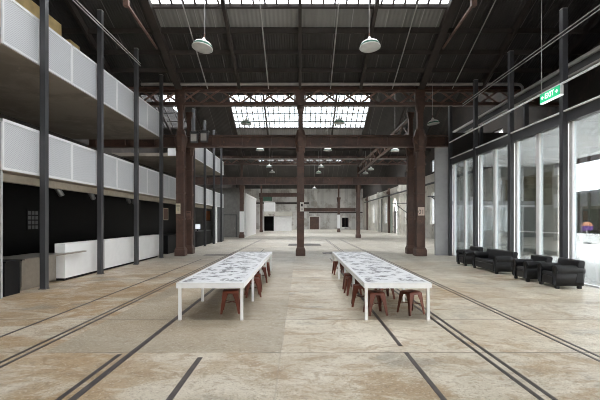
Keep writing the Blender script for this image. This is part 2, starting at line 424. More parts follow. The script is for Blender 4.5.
def arch_window(x, yc, w_, zs, zt, rise, cols=3, rows=5):
    W = empty(window(), (x, yc, zs), kind='structure'); o = Vector((x, yc, zs))
    fr = MB(); ba = MB(); pa = MB()
    def top(u): return zt + rise*math.sqrt(max(0, 1-((u-yc)/(w_/2))**2))
    y0 = yc-w_/2; y1 = yc+w_/2
    fr.box(x-.05, x+.05, y0, y0+.07, zs, zt).box(x-.05, x+.05, y1-.07, y1, zs, zt).box(x-.05, x+.05, y0, y1, zs, zs+.08)
    N = 10
    for i in range(N):
        u0 = y0+w_*i/N; u1 = y0+w_*(i+1)/N
        fr.hexa([(x-.05,u0,top(u0)-.08),(x+.05,u0,top(u0)-.08),(x+.05,u1,top(u1)-.08),(x-.05,u1,top(u1)-.08),
                 (x-.05,u0,top(u0)),(x+.05,u0,top(u0)),(x+.05,u1,top(u1)),(x-.05,u1,top(u1))])
        pa.hexa([(x+.01,u0,zs),(x+.02,u0,zs),(x+.02,u1,zs),(x+.01,u1,zs),(x+.01,u0,top(u0)),(x+.02,u0,top(u0)),(x+.02,u1,top(u1)),(x+.01,u1,top(u1))])
    for i in range(1, cols):
        u = y0+w_*i/cols; ba.box(x-.02, x+.0, u-.02, u+.02, zs, top(u))
    for i in range(1, rows): z = zs+(zt-zs)*i/(rows-1); ba.box(x-.02, x+.0, y0, y1, z-.02, z+.02)
    for mb, nm, m in ((fr,'window_frame','whmetal'), (ba,'glazing_bar','whmetal'), (pa,'pane','sky')):
        ob = mb.build(nm, M[m]); ob.parent = W; ob.location = -o
    portal('daylight_through_arch', (x+.4, yc, (zs+zt+rise)/2), (0, PI/2, 0), zt+rise-zs, w_)
arches = [(28.2, 1.7, 1.5, 4.1, .8), (41.8, 1.7, 1.5, 4.1, .8), (52.2, 1.7, 1.5, 4.1, .8), (65.0, 1.7, 1.5, 4.1, .8), (75.6, 1.9, 1.5, 4.1, .8)]
dooro = (58.6, 2.6, 0, 4.0, 1.2)
uppers = [(28.2, 1.6, 7.0, 8.3, 0), (41.8, 1.6, 7.0, 8.3, 0), (52.2, 1.6, 7.0, 8.3, 0)]
wall_yz('wall_right', XR, .5, 21.75, 89, 0, 6.8, arches + [dooro], M['oldwall'])
wall_yz('wall_right_upper', XR, .5, 21.75, 89, 6.8, 14.3, uppers, M['darkwall'])
for i, y in enumerate((35.0, 47.0, 55.2, 61.9, 70.3, 82.0)):
    struct(MB().box(XR-.28, XR-.02, y-.22, y+.22, 0, 6.9).box(XR-.5, XR-.02, y-.26, y+.26, 6.0, 6.4).build('trim_%d' % (10+i), M['iron' if i % 2 else 'oldwall']))
struct(MB().box(XR-.04, XR-.005, 21.8, 27.0, 2.75, 4.6).build('trim_21', M['mossy']))
struct(MB().box(XR-.03, XR-.005, 59.98, 61.6, 0, 5.4).box(XR-.03, XR-.005, 55.5, 57.2, 0, 4.6).build('trim_20', M['greenwall']))
for a in arches: arch_window(XR+.25, *a)
for a in uppers: arch_window(XR+.25, a[0], a[1], a[2], a[3], .001, 3, 3)
D = empty('door_1', (XR+.3, dooro[0], 0), kind='structure')
for mb, nm, m in ((MB().box(XR+.22, XR+.34, dooro[0]-1.3, dooro[0]-1.15, 0, 4.0).box(XR+.22, XR+.34, dooro[0]+1.15, dooro[0]+1.3, 0, 4.0).box(XR+.22, XR+.34, dooro[0]-1.3, dooro[0]+1.3, 3.1, 3.3), 'door_frame', 'dgrey'),
                  (MB().box(XR+.25, XR+.31, dooro[0]+.1, dooro[0]+1.15, 0, 3.1), 'door_leaf', 'grey')):
    ob = mb.build(nm, M[m]); ob.parent = D; ob.location = -D.location
struct(MB().box(XR, XR+.4, -24, 21.7, 5.12, 14.3).build('wall_right_upper', M['darkwall']))
struct(MB().box(XL-.4, XL, -24, 89, 0, 14.3).build('wall_left', M['darkwall']))
ew = MB().box(XL, 2.2, 88.6, 89, 0, 14.3).box(4.2, 9.3, 88.6, 89, 0, 14.3).box(10.7, XR, 88.6, 89, 0, 14.3).box(2.2, 4.2, 88.6, 89, 2.8, 14.3).box(9.3, 10.7, 88.6, 89, 2.6, 14.3).box(9.3, 10.7, 88.6, 89, 0, .5)
struct(ew.build('wall_back', M['endwall']))
D = empty('door_2', (3.2, 88.8, 0), kind='structure')
ob = MB().box(-1, 1, -.03, .03, 0, 2.8).build('door_leaf', M['iron'], D)
ob = MB().box(-1.12, -1, -.28, .0, 0, 2.92).box(1, 1.12, -.28, 0, 0, 2.92).box(-1, 1, -.28, 0, 2.8, 2.92).build('door_frame', M['platew'], D)
W = empty(window(), (10, 88.8, .5), kind='structure')
MB().box(-.7, .7, -.02, .02, 0, 2.1).build('pane', M['black'], W)
MB().box(-.76, -.64, -.22, .02, 0, 2.1).box(.64, .76, -.22, .02, 0, 2.1).box(-.04, .04, -.1, .0, 0, 2.1).build('window_frame', M['iron'], W)
struct(MB().box(XL, XR, -24.4, -24, 0, 14.3).build('wall_front', M['oldwall']))
struct(MB().box(XL+.05, 2, 88.45, 88.58, 5.6, 6.0).box(2, XR-.05, 88.45, 88.58, 3.6, 3.9).build('trim_1', M['timber']))

# pipes and brackets on the far limewashed wall
o = MB().tube([(XR-.3, 24, 5.75), (XR-.3, 84, 5.75)], .11, 8).build('service_duct', M['dgrey'], at=(XR-.3, 24, 5.75)); tag(o, 'long dark service pipe running high along the limewashed wall', 'pipe')
for i, y in enumerate((31.5, 38.2, 45.0, 49.6, 67.5)):
    o = MB().tube([(XR-.1, y, 0), (XR-.1, y, 5.6)], .07, 8).build('downpipe', M['iron' if i % 2 else 'dgrey'], at=(XR-.1, y, 0))
    tag(o, 'dark downpipe on the limewashed far wall, %s from the glazed screen' % ORD[i], 'pipe', 'downpipes on the limewashed wall')
for i, y in enumerate((36.6, 50.8)):
    r = empty('wall_bracket', (XR-.02, y, 3.0), 0, 'dark angled iron bracket on limewashed wall, %s' % ('nearer one' if i == 0 else 'farther one'), 'bracket', 'iron brackets on the limewashed wall')
    MB().beam((0,0,1.1), (-2.2,0,1.1), .1, .1).build('arm', M['char'], r); MB().beam((-.05,0,-.3), (-1.9,0,1.1), .09, .09).build('strut', M['char'], r)

# ------------------------------------------------------------------ iron frame
def iron_column(x, y, label, zt=8.0, wd=.4, sleeve=False, low=False):
    r = empty('iron_column', (x, y, 0), 0, label, 'column', 'brown cast iron columns')
    h = wd/2
    b = MB().box(-h*1.35, h*1.35, -h*1.35, h*1.35, 0, .34)
    b.hexa([(-h*1.3,-h*1.3,.34),(h*1.3,-h*1.3,.34),(h*1.3,h*1.3,.34),(-h*1.3,h*1.3,.34),(-h*1.04,-h*1.04,.46),(h*1.04,-h*1.04,.46),(h*1.04,h*1.04,.46),(-h*1.04,h*1.04,.46)])
    b.build('base', M['iron'], r, bevel=.015)
    s = MB().box(-h*.86, h*.86, -h*.86, h*.86, .44, 5.55+(-.52 if low else 0))
    for sx in (-1, 1):
        for sy in (-1, 1): s.box(sx*h-.05*(sx>0)-.0*(sx<0) if sx>0 else -h, h if sx>0 else -h+.05, sy*h-.05 if sy>0 else -h, h if sy>0 else -h+.05, .44, 5.55+(-.52 if low else 0))
    for z in (1.9, 3.3, 4.7): s.box(-h*1.04, h*1.04, -h*1.04, h*1.04, z, z+.1)
    s.build('shaft', M['iron'], r)
    c = MB(); dz = -.52 if low else 0; prof = [(1.0,5.5),(1.12,5.6),(1.12,5.72),(1.32,5.95),(1.45,6.08),(1.45,6.28),(1.15,6.45),(.9,6.7)]
    c.lathe([(h*q*1.2, z+dz) for q, z in (prof[:6] if low else prof)] + ([(.001, 5.8)] if low else []), 8, smooth=False)
    c.build('capital', M['iron'], r)
    if not low:
        u = MB().box(-h*.66, h*.66, -h*.66, h*.66, 6.4, zt)
        u.hexa([(-h*.7,-h*.5,zt-.4),(h*.7,-h*.5,zt-.4),(h*.7,h*.5,zt-.4),(-h*.7,h*.5,zt-.4),(-h*1.15,-h*.5,zt),(h*1.15,-h*.5,zt),(h*1.15,h*.5,zt),(-h*1.15,h*.5,zt)])
        u.build('upper_shaft', M['iron'], r)
    if low:
        MB().box(-h*.6, h*.6, -h*.6, h*.6, 6.69 if y < 50 else (6.51 if x < 0 else 5.8), 8.0).build('upper_shaft', M['iron'], r)
    if sleeve:
        MB().box(-h*1.08, h*1.08, -h*1.08, h*1.08, .63, 2.9).build('painted_sleeve', M['whmetal'], r)['label'] = 'white painted lower sleeve'
    return r
iron_column(-6.34, 21.3, 'brown iron column on the balcony side bearing a cream number plate')
iron_column(-6.27, 22.7, 'brown iron column standing just behind the cream plated column', wd=.36)
iron_column(0.03, 21.4, 'lone central brown iron column between the two white tables', wd=.38)
iron_column(6.38, 21.3, 'brown iron column on the glazed side bearing a pinkish number plate', wd=.44)
iron_column(6.27, 22.7, 'brown iron column standing just behind the pinkish plated column', wd=.36)
iron_column(-6.4, 44.0, 'brown iron column with white painted foot beside grey partition', sleeve=True, low=True)
iron_column(6.4, 44.0, 'brown iron column standing behind the far end of glazed side table', low=True)
iron_column(-6.4, 66.2, 'small distant brown iron column beside the far white kiosk', low=True)
iron_column(6.4, 66.2, 'small distant brown iron column before the pale back wall', sleeve=True, low=True)

def truss(y, label):
    """lattice truss across the valley: top and bottom chords, crossed web"""
    r = empty('lattice_truss', (0, y, 8.0), 0, label, 'truss', 'brown lattice trusses at the roof valleys')
    x0, x1 = XL+.1, XR-.1
    MB().box(x0, x1, -.16, .16, .86, .98).box(x0, x1, -.05, .05, .72, .86).build('top_chord', M['iron'], r)
    MB().box(x0, x1, -.16, .16, -.0, .12).box(x0, x1, -.04, .04, .12, .22).build('bottom_chord', M['iron'], r)
    web = MB(); n = 26; step = 12.8/12; x = -12.8
    while x < 12.7:
        web.beam((x, -.06, .12), (x+step, -.06, .86), .10, .03, (0,1,0)); web.beam((x, .06, .86), (x+step, .06, .12), .10, .03, (0,1,0))
        x += step
    web.build('lattice_web', M['rust'], r)
    for xx in (-12.8, -6.4, 0, 6.4, 12.8): MB().box(xx-.26, xx+.26, -.1, .1, .1, .88).build('gusset_plate', M['iron'], r)
    return r
truss(21.4, 'nearest brown lattice truss spanning over the iron columns')
truss(43.8, 'second brown lattice truss farther back in front of skylight')
truss(66.2, 'farthest brown lattice truss deep in the hall')
def girder(y, label, x0, x1, z0=5.85, z1=6.62):
    r = empty('plate_girder', (0, y, z0), 0, label, 'girder', 'brown riveted girders between columns')
    h = z1-z0
    MB().box(x0, x1, -.03, .03, .06, h-.06).build('web', M['iron'], r)
    MB().box(x0, x1, -.2, .2, 0, .08).build('bottom_flange', M['iron'], r)
    MB().box(x0, x1, -.2, .2, h-.08, h).build('top_flange', M['iron'], r)
    x = x0+.4
    while x < x1: MB().box(x-.03, x+.03, -.14, .14, .08, h-.08).build('stiffener', M['iron'], r); x += 1.6
girder(22.0, 'nearest brown riveted girder crossing between the iron columns', -11.6, 13.7, 5.9, 6.54)
girder(44.0, 'second brown riveted girder crossing farther back', XL+.2, XR-.6, 5.85, 6.68)
girder(66.2, 'short far brown girder above the white kiosk', -6.8, -.4, 5.85, 6.5)
girder(44.2, 'low dark girder between central and glazed side far columns', -.2, 6.15, 2.9, 3.3)
for s, n in ((1, 'glazed'),):
    r = empty('lattice_girder', (s*6.4, 23, 7.0), 0, 'lengthwise lattice girder running back along the %s side columns' % n, 'girder', 'lengthwise lattice girders')
    MB().box(-.1, .1, 0, 20.8, .8, .9).build('top_chord', M['iron'], r); MB().box(-.1, .1, 0, 20.8, 0, .1).build('bottom_chord', M['iron'], r)
    wb = MB()
    for i in range(20): wb.beam((0, i, .1 if i%2 else .8), (0, i+1, .8 if i%2 else .1), .06, .04)
    wb.build('lattice_web', M['iron'], r)
# pipe along the truss
o = MB().tube([(-8.3,20.9,9.0),(11.3,20.9,9.0),(11.5,20.9,8.97),(11.62,20.9,8.85),(11.65,20.9,8.6),(11.65,20.9,7.9)], .075, 10).build('sprinkler_pipe', M['pipe'], at=(-8.3,20.9,9.0))
tag(o, 'long pale grey pipe crossing in front of nearest lattice truss', 'pipe')
o = MB().tube([(-12,43.2,8.55),(12,43.2,8.55)], .06, 8).build('sprinkler_pipe', M['pipe'], at=(-12,43.2,8.55))
tag(o, 'thin grey pipe crossing at the second lattice truss', 'pipe')

# number plates
def text_mesh(body, size, name):
    cu = bpy.data.curves.new(name, 'FONT'); cu.body = body; cu.size = size; cu.align_x = 'CENTER'; cu.align_y = 'CENTER'; cu.extrude = .004
    ob = bpy.data.objects.new(name, cu); COL.objects.link(ob)
    dg = bpy.context.evaluated_depsgraph_get(); me = bpy.data.meshes.new_from_object(ob.evaluated_get(dg)); me.name = name
    bpy.data.objects.remove(ob); return me
def lettering(body, size, mat, parent, loc, rot, sx=1.0):
    me = text_mesh(body, size, 'lettering'); me.materials.clear(); me.materials.append(mat)
    o = bpy.data.objects.new('lettering', me); COL.objects.link(o); o.parent = parent; o.location = loc; o.rotation_euler = rot; o.scale = (sx,1,1); return o
def plate(x, y, z, w_, h, m, body, label, bars=0, size=.3):
    r = empty('number_plate', (x, y, z), 0, label, 'sign', 'number plates on the iron columns')
    MB().box(-w_/2, w_/2, -.012, .012, -h/2, h/2).build('backing', M[m], r)
    if body: lettering(body, size, M['ink'], r, (0, -.016, -h*.08), (PI/2, 0, 0))
    if bars:
        b = MB()
        for i in range(bars): b.box(-w_*.38, w_*.38, -.02, -.012, h*.33-.05*i-.012, h*.33-.05*i+.012)
        b.build('printed_line', M['ink'], r)
    return r
plate(-6.42, 21.07, 2.50, .24, .54, 'plate', '1', 'cream number plate on the balcony side iron column', 2, .26)
plate(.10, 21.18, 2.60, .20, .48, 'platew', '', 'white notice plate on the central iron column', 0)
p = empty('notice_print', (.10, 21.166, 2.60)); p.parent = None
bpy.data.objects.remove(p)
q = [o for o in COL.objects if o.name.startswith('number_plate')][-1]
MB().box(-.05, .05, -.02, -.012, .02, .16).box(-.06, .06, -.02, -.012, -.08, -.06).box(-.06, .06, -.02, -.012, -.14, -.12).build('printed_block', M['ink'], q)
plate(6.38, 21.05, 2.36, .34, .44, 'platep', '01', 'pinkish number plate on the glazed side iron column', 0, .32)
plate(-6.27, 22.5, 2.18, .26, .46, 'rust', '', 'rust brown plate on the rear balcony side column', 1)

# floodlights hung in front of the girder
for i, (x, z) in enumerate(((-5.67, 6.30), (-5.14, 6.34))):
    r = empty('floodlight', (x, 21.44, z), 0, 'boxy grey floodlight on the girder, %s' % ('beside the iron column' if i == 0 else 'farther from the iron column'), 'light', 'boxy floodlights on the nearest girder')
    MB().box(-.19, .19, -.12, .12, -.26, .24).build('housing', M['dgrey'], r, bevel=.02)
    MB().box(-.15, .15, -.135, -.12, -.2, .18).build('lens', M['pipe'], r)
    MB().box(-.23, -.2, -.03, .03, -.05, .36).box(.2, .23, -.03, .03, -.05, .36).box(-.23, .23, -.03, .33, .33, .37).build('bracket', M['char'], r)

# ------------------------------------------------------------------ pendant lamps
def pendant():
    r = empty('pendant_lamp')
    MB().lathe([(.302,.012),(.300,.035),(.285,.085)], 32).build('green_band', M['green'], r)['label'] = 'dark green band round the dome'
    MB().lathe([(.302,-.012),(.312,-.005),(.312,.012),(.302,.016)], 32).lathe([(.285,.085),(.25,.135),(.18,.18),(.10,.205),(.075,.21)], 32).build('shade', M['enamel'], r)
    MB().lathe([(.30,-.006),(.20,-.012),(.001,-.015)], 32).build('diffuser', M['diffuser'], r)
    MB().lathe([(.095,.205),(.09,.225),(.05,.29),(.03,.33),(.0001,.34)], 20).build('cap', M['enamel'], r)
    MB().tube([(0,0,.33),(0,0,.45)], .022, 8).build('neck', M['rust'], r)
    return r
LP = [(-2.93,12.0,7.04,'nearest white pendant lamp on the balcony side',(-.12,.13)), (2.1,12.0,7.06,'nearest white pendant lamp on the glazed side',(-.10,-.04)),
      (-2.95,21.9,7.15,'pendant lamp against the second skylight, balcony side',(0,.05)), (2.15,21.9,7.2,'pendant lamp against the second skylight, glazed side',(0,.05)),
      (7.0,21.0,6.95,'white pendant lamp beside the glazed side iron columns',(0,-.12)),
      (-2.95,29.5,7.05,'pale pendant lamp just below nearest girder, balcony side',(0,0)), (2.05,29.5,7.05,'pale pendant lamp just below nearest girder, glazed side',(0,0)),
      (7.0,29.5,7.0,'pale pendant lamp in the aisle behind the glazed side columns',(0,0)),
      (-3.0,39.0,7.1,'small pendant lamp above second girder, balcony side upper',(0,0)), (2.05,39.0,7.1,'small pendant lamp above second girder, glazed side upper',(0,0)),
      (-3.0,43.0,7.05,'small pendant lamp above second girder, balcony side lower',(0,0)), (2.0,43.0,7.0,'small pendant lamp above second girder, glazed side lower',(0,0)),
      (7.0,39.5,6.9,'small pendant lamp over far aisle, upper of two',(0,0)), (7.0,42.8,6.9,'small pendant lamp over far aisle, lower of two',(0,0)),
      (2.0,56.0,6.35,'tiny far pendant lamp below second girder',(0,0))]
def roofz(y):
    a = min(abs(y-V) for V in VAL); return ZV + SL*a
proto = pendant()
for i, (x, y, z, lb, tl) in enumerate(LP):
    r = proto if i == 0 else copy_tree(proto)
    r.location = (x, y, z); r.rotation_euler = (tl[0], tl[1], 0); tag(r, lb, 'pendant lamp', 'white dome pendant lamps')
for i, (x, y, z, lb, tl) in enumerate(LP):
    r = [o for o in COL.objects if o.get('label') == lb][0]
    nk = Vector((x, y, z)) + Matrix.Rotation(tl[1], 3, 'Y') @ (Matrix.Rotation(tl[0], 3, 'X') @ Vector((0,0,.45)))
    rz_ = roofz(y) - .02
    mb = MB().tube([nk, (nk.x, nk.y, rz_)], .012, 6)
    c = mb.build('cord', M['wire'], None)
    c.parent = r; c.matrix_parent_inverse = (Matrix.Translation(r.location) @ r.rotation_euler.to_matrix().to_4x4()).inverted()

# ------------------------------------------------------------------ mezzanine on the left
XP = -6.97; XB = -7.1          # posts and balcony face
def post(x, y, h, label, group, wd=.155):
    r = empty('steel_post', (x, y, 0), 0, label, 'post', group)
    t = wd/2
    MB().box(-t, t, -t, t, 0, h).build('shaft', M['char'], r, bevel=.008)
    MB().box(-t*1.25, t*1.25, -t*1.25, t*1.25, 0, .02).build('base_plate', M['char'], r)
    MB().box(-t*1.03, t*1.03, -t*1.03, t*1.03, h, h+.015).build('cap_plate', M['pipe'], r)
    return r
PY = [10.9 + 3.07*k for k in range(9)]
nth = 0
for k, y in enumerate(PY):
    if k == 4: continue
    lb = '%s charcoal steel post from the near end of the white balconies' % ORD[nth] if nth < 4 else '%s slim charcoal post behind the balcony side iron columns' % ORD[nth-4]
    post(XP, y, 9.18, lb, 'charcoal posts along the balconies'); nth += 1
Y0, Y1, Y2, Y3 = 9.52, 20.75, 26.1, 37.1
struct(MB().box(XL, XB-.03, Y0, Y3, 3.06, 3.28).build('mezzanine_slab', M['slab']))
struct(MB().box(XL, XB-.03, Y0, Y1, 6.08, 6.30).build('mezzanine_slab', M['slab']))
struct(MB().box(XL, XB-.03, Y2, Y3, 6.08, 6.30).build('mezzanine_slab', M['slab']))
struct(MB().box(XB-.6, XB-.42, Y0, Y3, 2.86, 3.06).build('trim_2', M['fascia']))
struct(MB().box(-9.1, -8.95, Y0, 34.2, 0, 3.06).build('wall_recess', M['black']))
struct(MB().box(-11.9, -11.75, Y0, Y3, 3.28, 6.08).build('wall_recess_upper', M['darkwall']))
struct(MB().box(-9.0, XB-.02, Y0, Y0+.06, 0, 3.06).build('wall_near_end', M['concfin']))
struct(MB().box(-9.0, -7.35, 34.1, 34.25, 0, 3.06).build('wall_bar_end', M['grey']))
struct(MB().box(-7.35, -7.08, 33.7, 34.25, 0, 3.06).build('trim_3', M['whmetal']))
struct(MB().box(-9.0, -7.08, 34.6, Y3, 0, 3.06).build('wall_dark_end', M['dgrey']))
def panel(y0, y1, z0, z1, label, group):
    r = empty('balustrade_panel', (XB, (y0+y1)/2, z0), 0, label, 'balcony panel', group)
    hw = (y1-y0)/2-.008; h = z1-z0; t = .035
    MB().box(-.012, .004, -hw+.05, hw-.05, .05, h-.05).build('perforated_sheet', M['perf'], r)
    MB().box(-t, .014, -hw, -hw+.055, 0, h).box(-t, .014, hw-.055, hw, 0, h).box(-t, .014, -hw+.055, hw-.055, 0, .06).build('frame', M['framegrey'], r)
    MB().box(-t-.06, .02, -hw, hw, h-.07, h).build('top_rail', M['framegrey'], r)
    return r
def row(y0, y1, z0, z1, what, group):
    ys = [y0]; y = PY[0]
    while y < y1-.2:
        if y > y0+.3: ys.append(y)
        y += 3.07/2
    ys.append(y1)
    for i, (a, b) in enumerate(zip(ys, ys[1:])):
        panel(a, b, z0, z1, 'white perforated balustrade panel, %s from near end of %s' % (ORD[i], what), group)
row(Y0, Y3, 3.08, 4.30, 'the long lower balcony', 'perforated panels of the lower balcony')
row(Y0, Y1, 6.10, 7.33, 'the upper balcony', 'perforated panels of the upper balcony')
row(Y2, Y3, 6.10, 7.33, 'the far upper balcony behind iron columns', 'perforated panels of the far upper balcony')
# end returns of the upper balconies
def end_panel(y, label):
    r = empty('balustrade_panel', (XB, y, 6.10), 0, label, 'balcony panel', 'end panels of the upper balconies')
    MB().box(-1.5, -.04, -.02, .02, 0, 1.23).build('solid_sheet', M['whmetal'], r)
    MB().box(-1.5, -.04, -.04, .04, 1.23, 1.27).build('top_rail', M['whmetal'], r)
end_panel(Y1+.07, 'white end panel closing the upper balcony by the iron column'); end_panel(Y2-.07, 'white end panel at start of far upper balcony')
# added tan panel, painting the reflected light seen over the top rail
o = MB().box(-10.2, -9.3, 11.0, 15.6, 8.45, 9.5).box(-10.2,-9.3,16.2,16.9,8.45,9.2).box(-9.8,-9.7,12,12.1,9.5,12.5).box(-9.8,-9.7,15.3,15.4,9.5,11.2).box(-9.8,-9.7,15.6,16.2,8.6,8.8).build('reflected_light_panel', M['tanlight'], at=(-9.6,13,8.45))
tag(o, 'added tan panel painting the reflected light above the upper balcony', 'painted light')
for x, z, n in ((XP+.11, 8.52, 'balcony'), ):
    for dz, u in ((.0, 'lower'), (.10, 'upper')):
        o = MB().tube([(x, 4, z+dz), (x, 17.2, z+dz)], .018, 6).build('steel_cable', M['wire'], at=(x, 4, z+dz))
        tag(o, '%s of two thin cables strung between the balcony posts' % u, 'cable', 'cables between the balcony posts')
# spotlights under the balcony
SPT = [(-7.7,12.75), (-7.7,14.75), (-7.7,17.9), (-7.7,18.5), (-7.7,22.2)]
def spot():
    r = empty('spotlight')
    MB().box(-.05, .05, -.05, .05, -.03, 0).build('mount', M['blackm'], r)
    MB().tube([(0,0,-.03),(0,0,-.16)], .015, 6).build('stem', M['blackm'], r)
    MB().tube([(-.03,-.05,-.14),(.07,.07,-.40)], .085, 12).build('head', M['spot'], r)
    MB().tube([(.07,.07,-.40),(.073,.073,-.408)], .075, 12).build('lens', M['pipe'], r)
    return r
sp0 = spot()
for i, (x, y) in enumerate(SPT):
    r = sp0 if i == 0 else copy_tree(sp0); r.location = (x, y, 3.06); r.rotation_euler = (0,0,.3*i)
    tag(r, 'small black spotlight under the lower balcony, %s from near end' % ORD[i], 'spotlight', 'spotlights under the lower balcony')
# counters
r = empty('white_counter', (-7.41, 16.4, 0), 0, 'long white counter behind the first balcony posts', 'counter')
MB().box(-.17, .16, -4.05, 4.2, .08, 1.15).build('body', M['white'], r, bevel=.008)
MB().box(-.15, .10, -4.0, 4.15, 0, .08).build('plinth', M['blackm'], r)
sj = MB()
for y in (-1.55, 1.5): sj.box(.159, .1615, y-.012, y+.012, .09, 1.14)
sj.build('panel_joint', M['dgrey'], r)
r = empty('steel_bench', (-7.4, 11.1, 0), 0, 'stainless steel service bench with long cantilevered top beside white counter', 'bench')
MB().box(-.75, .30, -.78, 1.2, .83, .87).box(.165, .30, 1.2, 2.2, .83, .87).build('bench_top', M['steel'], r)
MB().box(-.6, .03, -.5, .72, .1, .83).build('cabinet', M['steel'], r, bevel=.006)
MB().box(-.58, .0, -.48, .70, 0, .1).build('plinth', M['steel'], r)
MB().box(-.6, -.1, .74, 1.2, .05, .83).build('back_cabinet', M['steel'], r)
o = MB().box(-8.2, -7.2, 9.75, 10.28, 0, .82).box(-8.25,-7.15,9.72,10.30,.82,.86).build('low_cabinet', M['blackm'], at=(-7.7,9.9,0))
tag(o, 'black low cabinet at the near end of the steel bench', 'cabinet')
# window reflection on the dark wall, modelled as a grey pane grid
r = empty('window_panel', (-8.94, 13.4, 1.9), 0, 'window reflection on the black wall, built as a small pane grid', 'window reflection')
mb = MB()
for i in range(3):
    for j in range(4): mb.box(.0, .012, -.26+i*.18, -.26+i*.18+.13, -.32+j*.16, -.32+j*.16+.12)
mb.build('pane', M['dgrey'], r)
MB().box(-.01, .005, -.3, .3, -.36, .36).build('frame', M['black'], r)
# bar beyond the columns
r = empty('bar_counter', (-7.6, 30.5, 0), 0, 'dark bar counter under the far balcony', 'counter')
MB().box(-.35, .3, -2.3, 2.4, .06, 1.08).build('body', M['blackm'], r); MB().box(-.4, .36, -2.35, 2.45, 1.08, 1.13).build('counter_top', M['char'], r)
MB().box(-.3, .26, -2.25, 2.35, 0, .06).build('plinth', M['black'], r)
r = empty('monitor', (-7.45, 29.0, 1.13), 0, 'lit white monitor standing on the dark bar counter', 'monitor')
MB().box(-.24, .24, -.015, .03, .12, .5).build('casing', M['blackm'], r); MB().box(-.22, .22, -.02, -.015, .14, .48).build('screen', M['screen'], r)
MB().box(-.03, .03, 0, .04, 0, .13).box(-.12, .12, -.08, .1, 0, .012).build('stand', M['blackm'], r)
def picture(name, x0, x1, y, z0, z1, m, label):
    r = empty(name, ((x0+x1)/2, y, z0), 0, label, 'picture'); a = (x1-x0)/2; h = z1-z0
    MB().box(-a, a, -.015, .0, 0, h).build('print', M[m], r)
    MB().box(-a-.03, -a, -.03, .0, -.03, h+.03).box(a, a+.03, -.03, 0, -.03, h+.03).box(-a, a, -.03, 0, -.03, 0).box(-a, a, -.03, 0, h, h+.03).build('frame', M['blackm'], r)
picture('framed_picture', -8.1, -7.65, 34.09, 1.9, 2.7, 'orange', 'orange framed print on the grey wall behind the bar')
r = empty('framed_poster', (-8.94, 26.6, 1.95), 0, 'tan framed poster on the black wall beside iron column', 'picture')
MB().box(0, .015, -.42, .42, 0, .72).build('print', M['rust'], r)
MB().box(0, .03, -.46, -.42, -.04, .76).box(0, .03, .42, .46, -.04, .76).box(0,.03,-.42,.42,-.04,0).box(0,.03,-.42,.42,.72,.76).build('frame', M['plate'], r)
# bar stools-like dark cabinets between counter end and columns
o = MB().box(-8.6, -7.4, 22.4, 25.6, 0, 1.0).box(-8.65,-7.35,22.35,25.65,1.0,1.04).build('low_cabinet', M['blackm'], at=(-8,24,0))
tag(o, 'black low cabinet behind the cream plated iron column', 'cabinet')

# far partitions on the left
struct(MB().box(-13.9, -6.75, 45.6, 45.8, 0, 5.6).build('wall_partition', M['grey']))
D = empty('door_3', (-8.0, 45.55, 0), kind='structure')
MB().box(-.85, .7, -.02, .04, 0, 2.5).build('door_leaf', M['grey'], D); MB().box(-.95, -.85, -.05, .04, 0, 2.6).box(.7, .8, -.05, .04, 0, 2.6).box(-.85, .7, -.05, .04, 2.5, 2.6).build('door_frame', M['dgrey'], D)
MB().box(.5, .6, -.07, -.02, 1.0, 1.1).build('door_handle', M['pipe'], D)
struct(MB().box(-6.45, -6.25, 46.2, 57, 0, 4.75).build('wall_white_partition', M['white']))
struct(MB().box(-6.5, -6.2, 46.15, 57, 4.75, 5.05).build('trim_4', M['soffit']))
# kiosk in the far distance
r = empty('white_kiosk', (-3.2, 75.2, 0), 0, 'pale white kiosk box standing at the far end of the hall', 'kiosk')
MB().box(-1.65, 1.6, -1.2, 1.2, 0, 2.75).build('body', M['whmetal'], r); MB().box(-3.55, 1.75, -1.3, 1.3, 2.75, 3.6).build('fascia', M['oldwall'], r)
MB().box(-3.5, -1.7, -.2, 1.2, 0, 2.74).build('doorway', M['black'], r); MB().box(-3.7,-3.5,-1.2,1.2,0,2.75).build('side_panel', M['oldwall'], r)
MB().box(-3.5, -1.5, -1.1, 1.1, 3.6, 5.3).build('upper_box', M['soffit'], r)
W = empty(window(), (-7.5, 88.5, 6.3), kind='structure'); MB().box(-1.2, 1.2, 0, .05, 0, 1.3).build('pane', M['greenglass'], W)
MB().box(-1.3, -1.2, -.04, .05, -.1, 1.4).box(1.2, 1.3, -.04, .05, -.1, 1.4).box(-1.2, 1.2, -.04, .05, 1.3, 1.4).build('window_frame', M['timber'], W)
for i, (x, zz) in enumerate(((-12.3, 9.2), (-10.9, 9.2))): pass

# ------------------------------------------------------------------ embedded rails
def rail(x, y0, y1, label, wd=.075):
    o = MB().box(x-wd/2, x+wd/2, y0, y1, -.02, .004).build('embedded_rail', M['rail'], at=(x, y0, 0)); tag(o, label, 'rail', 'rails set into the concrete floor')
rail(-4.78, 3.5, 19.5, 'single thin dark rail nearest the white counter', .05)
rail(-3.915, 3, 40, 'outer line of the double rail between counter and balcony side table', .05)
rail(-3.79, 3, 40, 'inner line of the double rail between counter and balcony side table', .05)
rail(-2.355, 2.5, 26, 'long dark rail running under the outer edge of balcony side table', .085)
rail(-2.50, 2.5, 5.55, 'short rail alongside the long rail in the warm foreground concrete', .06)
rail(-1.352, 2, 5.42, 'short single rail in foreground ahead of the balcony side table', .07)
rail(1.49, 2, 5.63, 'short rail segment in the foreground before the glazed side table', .06)
rail(1.49, 5.92, 20, 'rail segment passing beneath the glazed side table', .06)
rail(2.64, 2, 40, 'outer line of the double rail beside glazed side table', .055)
rail(2.50, 2, 40, 'inner line of the double rail beside glazed side table', .055)
rail(4.08, 3, 40, 'line of the double rail nearer the black armchairs', .045)
rail(3.955, 3, 40, 'line of the double rail farther from the black armchairs', .045)
